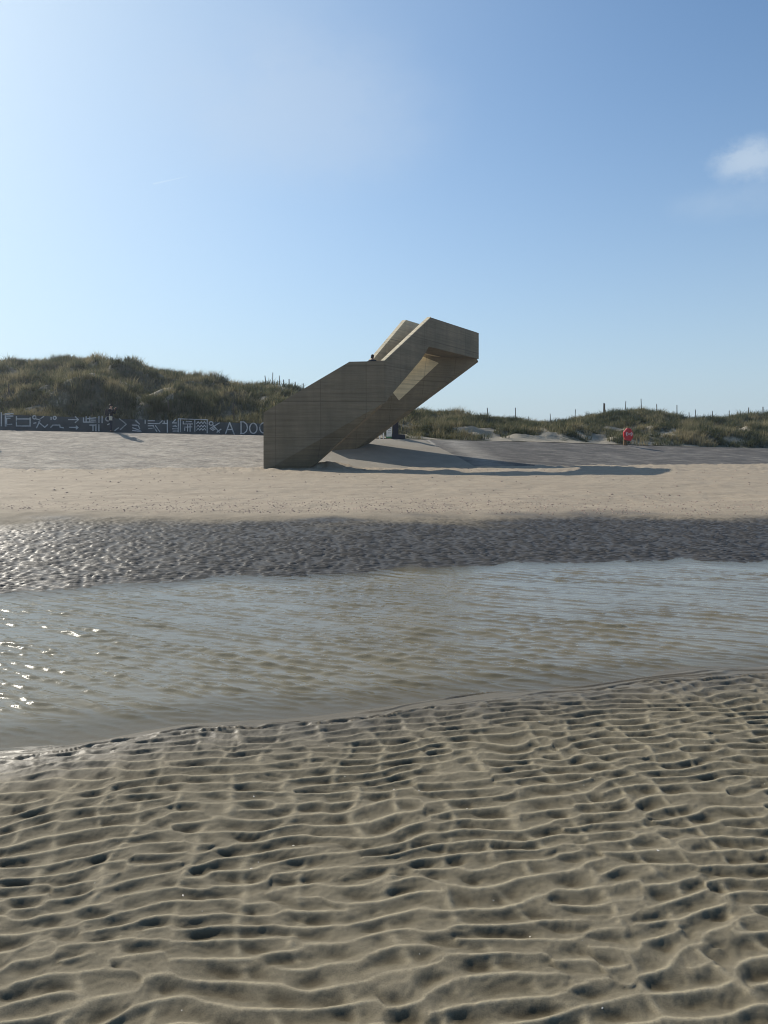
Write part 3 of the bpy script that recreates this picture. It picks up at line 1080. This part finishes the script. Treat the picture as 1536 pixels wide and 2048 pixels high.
def people_mesh(name, joints, edges, radii, mat, parent, root=0, sub=2):
    me = bpy.data.meshes.new(name)
    me.from_pydata(joints, edges, [])
    me.materials.append(mat)
    o = bpy.data.objects.new(name, me)
    COL.objects.link(o)
    o.parent = parent
    sk = o.modifiers.new('skin', 'SKIN')
    sk.use_smooth_shade = True
    for i, r in enumerate(radii):
        me.skin_vertices[0].data[i].radius = r if isinstance(r, tuple) else (r, r)
        me.skin_vertices[0].data[i].use_root = (i == root)
    sb = o.modifiers.new('subdivision', 'SUBSURF')
    sb.levels = sb.render_levels = sub
    return o


def make_person(loc, label, pose='photo', rz=0.0, group=None):
    """faces local +x"""
    p = empty('person', loc, label, 'person', group)
    p.rotation_euler.z = rz
    if pose == 'photo':
        el = {1: (0.14, -0.26, 1.16), -1: (0.16, 0.24, 1.18)}
        ha = {1: (0.33, -0.05, 1.49), -1: (0.34, 0.06, 1.47)}
    else:
        el = {1: (-0.04, -0.27, 1.12), -1: (-0.04, 0.27, 1.12)}
        ha = {1: (0.08, -0.27, 0.86), -1: (0.08, 0.27, 0.86)}
    J = [(0, 0, 0.95), (0.0, 0, 1.12), (0.0, 0, 1.32), (0.01, 0, 1.45), (0.03, 0, 1.54), (0.05, 0, 1.64), (0.055, 0, 1.71)]
    Rr = [(0.13, 0.16), (0.115, 0.145), (0.13, 0.17), (0.075, 0.10), 0.055, (0.095, 0.078), (0.075, 0.062)]
    E = [(0, 1), (1, 2), (2, 3), (3, 4), (4, 5), (5, 6)]
    for s in (1, -1):
        b_ = len(J)
        J += [(0.0, -0.17 * s, 1.40), el[s], ha[s]]
        Rr += [0.062, 0.044, 0.03]
        E += [(3, b_), (b_, b_ + 1), (b_ + 1, b_ + 2)]
        h = Vector(ha[s])
        fd = (h - Vector(el[s])).normalized()
        palm = h + fd * 0.07
        J.append(tuple(palm))
        Rr.append((0.03, 0.018))
        E.append((b_ + 2, b_ + 3))
        side = Vector((0, 1, 0))
        for q in range(4):
            off = side * (q - 1.5) * 0.021
            k1 = len(J)
            J += [tuple(palm + off + fd * 0.035), tuple(palm + off + fd * (0.07 + 0.008 * (q in (1, 2))) + Vector((0.012, 0, -0.012)))]
            Rr += [0.0095, 0.0075]
            E += [(b_ + 3, k1), (k1, k1 + 1)]
        k1 = len(J)
        J += [tuple(h + fd * 0.03 + side * 0.04 * s), tuple(h + fd * 0.07 + side * 0.055 * s)]
        Rr += [0.011, 0.009]
        E += [(b_ + 2, k1), (k1, k1 + 1)]
        b2 = len(J)
        J += [(0, -0.09 * s, 0.88), (0.03 + 0.06 * s, -0.10 * s, 0.48), (-0.02 + 0.06 * s, -0.11 * s, 0.08), (0.13 + 0.06 * s, -0.13 * s, 0.045)]
        Rr += [0.088, 0.06, 0.042, 0.038]
        E += [(0, b2), (b2, b2 + 1), (b2 + 1, b2 + 2), (b2 + 2, b2 + 3)]
    people_mesh('body', J, E, Rr, M_SKIN, p)
    # jacket, trousers, shoes
    J2 = [(0, 0, 0.90), (0, 0, 1.12), (0, 0, 1.32), (0.01, 0, 1.45), (0.02, 0, 1.50)]
    R2 = [(0.155, 0.19), (0.14, 0.175), (0.155, 0.20), (0.11, 0.12), (0.075, 0.075)]
    E2 = [(0, 1), (1, 2), (2, 3), (3, 4)]
    for s in (1, -1):
        b_ = len(J2)
        hh = Vector(el[s]).lerp(Vector(ha[s]), 0.9)
        J2 += [(0.0, -0.19 * s, 1.40), el[s], tuple(hh)]
        R2 += [0.085, 0.066, 0.05]
        E2 += [(3, b_), (b_, b_ + 1), (b_ + 1, b_ + 2)]
    people_mesh('jacket', J2, E2, R2, M_DARKCLOTH, p)
    J3, R3, E3 = [(0, 0, 0.95)], [(0.14, 0.17)], []
    for s in (1, -1):
        b_ = len(J3)
        J3 += [(0, -0.09 * s, 0.86), (0.03 + 0.06 * s, -0.10 * s, 0.48), (-0.02 + 0.06 * s, -0.11 * s, 0.10)]
        R3 += [0.10, 0.078, 0.062]
        E3 += [(0, b_), (b_, b_ + 1), (b_ + 1, b_ + 2)]
    people_mesh('trousers', J3, E3, R3, M_JEANS, p)
    for s in (1, -1):
        MB().ball((0.06 + 0.06 * s, -0.12 * s, 0.05), (0.135, 0.05, 0.055)).build('shoe', M_BLACK, p, True, True)
    MB().ball((0.035, 0, 1.70), (0.105, 0.09, 0.085)).ball((-0.02, 0, 1.63), (0.07, 0.085, 0.09)).build('hair', M_HAIR, p, True, True)
    # face
    MB().ball((0.152, 0, 1.63), (0.02, 0.014, 0.022)).build('nose', M_SKIN, p, True, True)
    for s in (1, -1):
        MB().ball((0.137, 0.033 * s, 1.66), 0.011).build('eye', M_BLACK, p, True, True)
        MB().ball((0.05, 0.083 * s, 1.64), (0.022, 0.01, 0.03)).build('ear', M_SKIN, p, True, True)
    MB().ball((0.138, 0, 1.59), (0.012, 0.026, 0.006)).build('mouth', plain('lips', (0.35, 0.12, 0.1)), p, True, True)
    return p


# the one taking a photograph in front of the painted wall
g = on_wall(222, 861, 0.75)
gz = crest_pt(222).z + 0.02
ph_ = make_person((g.x, g.y, gz), 'person in dark jacket and navy trousers photographing, standing before the painted wall', 'photo', R(-12))
ph_.scale = (1.05, 1.05, 1.05)
bp = MB()
bp.ball((-0.24, 0, 1.24), (0.13, 0.17, 0.24))
bp.build('backpack', M_DARKCLOTH, ph_, True, True)
bg_ = empty('shoulder_bag', (g.x + 0.10, g.y - 0.26, gz + 0.86), 'pale canvas bag hanging at the hip of the photographing person', 'bag')
MB().box((0, 0, 0.06), (0.17, 0.12, 0.27), R(-12)).build('bag_body', M_KHAKI, bg_, False, True)
MB().tube([(-0.06, 0.0, 0.2), (-0.06, 0.02, 0.42), (-0.05, 0.1, 0.56)], [0.014] * 3).build('strap', M_KHAKI, bg_, True, True)
cm = empty('hand_camera', (g.x + 0.40, g.y - 0.07, gz + 1.50), 'small black camera held up to the face by the photographing person', 'camera')
MB().box((0, 0, 0.04), (0.06, 0.13, 0.085), R(-12)).build('camera_body', M_BLACK, cm, False, True)
MB().tube([(0.03, 0, 0.04), (0.11, -0.02, 0.04)], [0.034, 0.036], 12).build('lens', M_BLACK, cm, True, True)
# a walker just off the left edge, whose shadow reaches into the picture
g2 = slope_pt(-45, 0.72)
make_person((g2.x, g2.y, g2.z - 0.02), 'person in dark clothes standing on the sloped dike beyond the left end of the view', 'stand', R(180))
# someone on the landing, only the head shows
hp = at(744.5, 711.5, 41.15)
make_person((hp.x, hp.y, hp.z - 1.70), 'dark haired person on the stair landing, only the head above the parapet', 'stand', R(75))

# lifebuoy station
lp = crest_pt(1253)
lb = empty('lifebuoy_station', (lp.x, lp.y - 0.15, lp.z - 0.02), 'red lifebuoy housing with white emblem on a brown wooden post', 'lifebuoy station')
MB().box((-0.16, 0.05, 0.42), (0.20, 0.12, 1.15)).build('post', M_POSTW, lb, False, True)
hx = [(-0.36, 0.72), (-0.22, 0.42), (0.20, 0.34), (0.36, 0.62), (0.36, 0.98), (0.16, 1.30), (-0.10, 1.34), (-0.36, 1.06)]
hs = MB().prism([(x, -0.06, z) for x, z in hx], (0, -0.20, 0)).build('housing', M_RED, lb, False, True)
bv = hs.modifiers.new('bevel', 'BEVEL')
bv.width = 0.03
bv.segments = 2
em = MB()
for sgn in (1, -1):
    pts = [(sgn * (0.03 + 0.20 * math.cos(R(a))) + 0.04, -0.275, 0.88 + 0.15 * math.sin(R(a))) for a in range(-55, 60, 22)]
    em.tube(pts, [0.030] * len(pts), 6)
em.tube([(-0.05, -0.275, 0.95), (-0.03, -0.275, 0.82), (0.04, -0.275, 0.92), (0.10, -0.275, 0.82), (0.13, -0.275, 0.95)], [0.028] * 5, 6)
em.build('emblem', M_WHITE, lb, False, True)

# information pylon, poster board and white bollards beside the stair
kp = crest_pt(792)
ky = kp.y + 0.9
gx = lambda u, d: at(u, 870, d).x
ip = empty('information_pylon', (gx(791, ky), ky, kp.z), 'dark navy information pylon with a wide plinth beside the stair leg', 'information sign')
MB().box((0.0, 0, 1.03), (0.42, 0.16, 1.75)).build('panel', M_NAVY, ip, False, True)
MB().box((0.22, 0, 0.17), (0.95, 0.5, 0.34)).build('plinth', M_NAVY, ip, False, True)
pb = empty('poster_board', (gx(778.5, ky), ky - 0.05, kp.z), 'white poster board with a green lower edge beside the navy pylon', 'poster board')
MB().box((0, 0, 0.72), (0.40, 0.06, 1.10)).build('board', M_WHITE, pb, False, True)
MB().box((0, -0.04, 0.13), (0.46, 0.08, 0.10)).build('lower_edge', M_GREEN, pb, False, True)
for k in range(5):
    MB().box((0.02 * (k % 2), -0.034, 0.45 + k * 0.16), (0.26 - 0.03 * (k % 2), 0.006, 0.05)).build('print_line', plain('grey_print', (0.4, 0.42, 0.42)), pb, False, True)
for sgn in (-1, 1):
    MB().box((sgn * 0.16, 0, 0.09), (0.04, 0.04, 0.18)).build('leg', M_NAVY, pb, False, True)
bol = None
for i, u in enumerate((750.5, 759.5, 767)):
    h = (0.85, 1.0, 1.15)[i]
    e_ = empty('bollard', (gx(u, ky - 0.1), ky - 0.1, kp.z), ('white slim bollard nearest the stair leg, shortest of three', 'white slim bollard, middle one of three between stair leg and poster board', 'white slim bollard next to the poster board, tallest of three')[i], 'bollard', 'white bollards beside the stair')
    MB().box((0, 0, h / 2 - 0.05), (0.09, 0.09, h)).build('shaft', M_WHITE, e_, False, True)
    MB().box((0, 0, h - 0.035), (0.11, 0.11, 0.05)).build('cap', M_NAVY, e_, False, True)

# ---------------------------------------------------------------- fence posts on the dunes


def fence_post(u, s, hpx, label, group, tilt=0.0, thick=0.055):
    X, Y, Z = (float(k) for k in dune(np.array([float(u)]), np.array([s])))
    h = hpx / FPX * Y
    mb = MB()
    tx = math.sin(tilt) * h
    mb.tube([(0, 0, -0.6), (tx * 0.5, 0, h * 0.5), (tx, 0.01, h - 0.04), (tx, 0.01, h)], [thick * 1.08, thick, thick * 0.95, thick * 0.6], 7)
    o = mb.build('fence_post', M_WOOD)
    o.location = (X, Y, Z)
    return tag(o, label, 'fence post', group)


ORD = ['first', 'second', 'third', 'fourth', 'fifth', 'sixth', 'seventh', 'eighth', 'ninth', 'tenth', 'eleventh', 'twelfth', 'thirteenth', 'fourteenth', 'fifteenth', 'sixteenth', 'seventeenth', 'eighteenth']
right = [(976, 25), (1031, 30), (1057, 16), (1102, 24), (1150, 24), (1207, 28), (1209.5, 26), (1250, 27), (1283, 30), (1314, 24), (1354, 27), (1379, 16), (1391, 22), (1425, 20), (1458, 20), (1497, 22), (1526, 20)]
for i, (u, h) in enumerate(right):
    fence_post(u, RIDGE - 0.02 + random.uniform(-0.01, 0.01), h, ORD[i] + ' weathered fence post right of the stair along the dune skyline', 'fence posts on the skyline right of the stair', random.uniform(-0.08, 0.05), random.uniform(0.034, 0.055))
left = [(533, 20), (546, 25), (560, 20), (568, 15), (579, 18), (592, 17), (607, 19), (624, 14)]
for i, (u, h) in enumerate(left):
    fence_post(u, RIDGE - 0.01, h, ORD[i] + ' thin fence post on the crest left of the stair', 'fence posts on the crest left of the stair', random.uniform(-0.12, 0.08), random.uniform(0.035, 0.055))
low = [(19, 0.10, 24), (183, 0.03, 30), (337, 0.03, 30), (468, 0.03, 38)]
names = ['grey fence post low on the dune at the far left end of the wall', 'pale fence post behind the wall beside the photographing person', 'grey fence post behind the wall above the framed symbols', 'grey fence post behind the wall above the letter A']
for (u, s, h), nm in zip(low, names):
    fence_post(u, s, h, nm, 'fence posts behind the painted wall', random.uniform(-0.03, 0.06), 0.05)
mid = [(813, 0.16, 22), (870, 0.20, 20), (918, 0.16, 18)]
for i, (u, s, h) in enumerate(mid):
    fence_post(u, s, h, ORD[i] + ' fence post right of the information pylon below the skyline', 'fence posts on the dune face beside the pylon', random.uniform(-0.05, 0.05), 0.05)

# ---------------------------------------------------------------- small debris
def scatter(name, n, fx, fy, rmin, rmax, mat, label, cat, flat=0.4):
    co, fc = [], []
    base = np.array([(1, 0, 0), (0.3, 0.9, 0), (-0.8, 0.5, 0), (-0.7, -0.6, 0), (0.4, -0.9, 0), (0.1, 0, 1)])
    for i in range(n):
        x, y = fx(), fy()
        z = float(beach(np.array([[x]]), np.array([[y]]))[0][0, 0])
        r = random.uniform(rmin, rmax)
        a = random.uniform(0, 6.28)
        ca_, sa_ = math.cos(a), math.sin(a)
        b0 = len(co)
        sx = random.uniform(0.6, 1.5)
        for q in base:
            px, py = q[0] * r * sx, q[1] * r
            co.append((x + px * ca_ - py * sa_, y + px * sa_ + py * ca_, z + q[2] * r * flat - 0.001))
        for k in range(5):
            fc.append((b0 + k, b0 + (k + 1) % 5, b0 + 5))
    o = np_mesh(name, np.array(co), np.array(fc), mat, False, None, 'stuff')
    tag(o, label, cat)
    return o


M_SHELL = plain('shell', (0.72, 0.66, 0.56), 0.5, 0.2, 30)
M_PEB = plain('broken_shell_line', (0.30, 0.21, 0.16), 0.8, 0.5, 3)
scatter('shells', 220, lambda: random.uniform(-3.5, 3.5), lambda: 1.4 + 3.0 * random.random() ** 1.3, 0.002, 0.0065, M_SHELL, 'small white shell fragments lying on the rippled sand', 'shells')
scatter('shell_debris', 2600, lambda: random.gauss(0, 7) if random.random() < 0.6 else random.uniform(-14, 14), lambda: abs(random.gauss(0, 2.4)) + 15.5, 0.010, 0.035, M_PEB, 'line of broken shells and dark specks on the dry beach', 'shell debris', 0.5)
scatter('beach_debris', 420, lambda: random.uniform(-24, 24), lambda: random.uniform(20, 41), 0.02, 0.06, M_PEB, 'dark specks and clods scattered over the upper beach', 'beach debris', 0.6)


# ---------------------------------------------------------------- haze volume added to stand in for veiling glare towards the sun
hz = Mat('glare_haze')
for n_ in (hz.p,):
    hz.n.remove(n_)
pv = hz.n.new('ShaderNodeVolumePrincipled')
pv.inputs['Color'].default_value = (0.93, 0.96, 1.0, 1)
pv.inputs['Density'].default_value = 0.0006
pv.inputs['Anisotropy'].default_value = 0.84
hz.l.new(pv.outputs[0], hz.out.inputs['Volume'])
MB().box((0, 60, 6.2), (420, 300, 16.6)).build('added_glare_volume', hz.m)['kind'] = 'stuff'
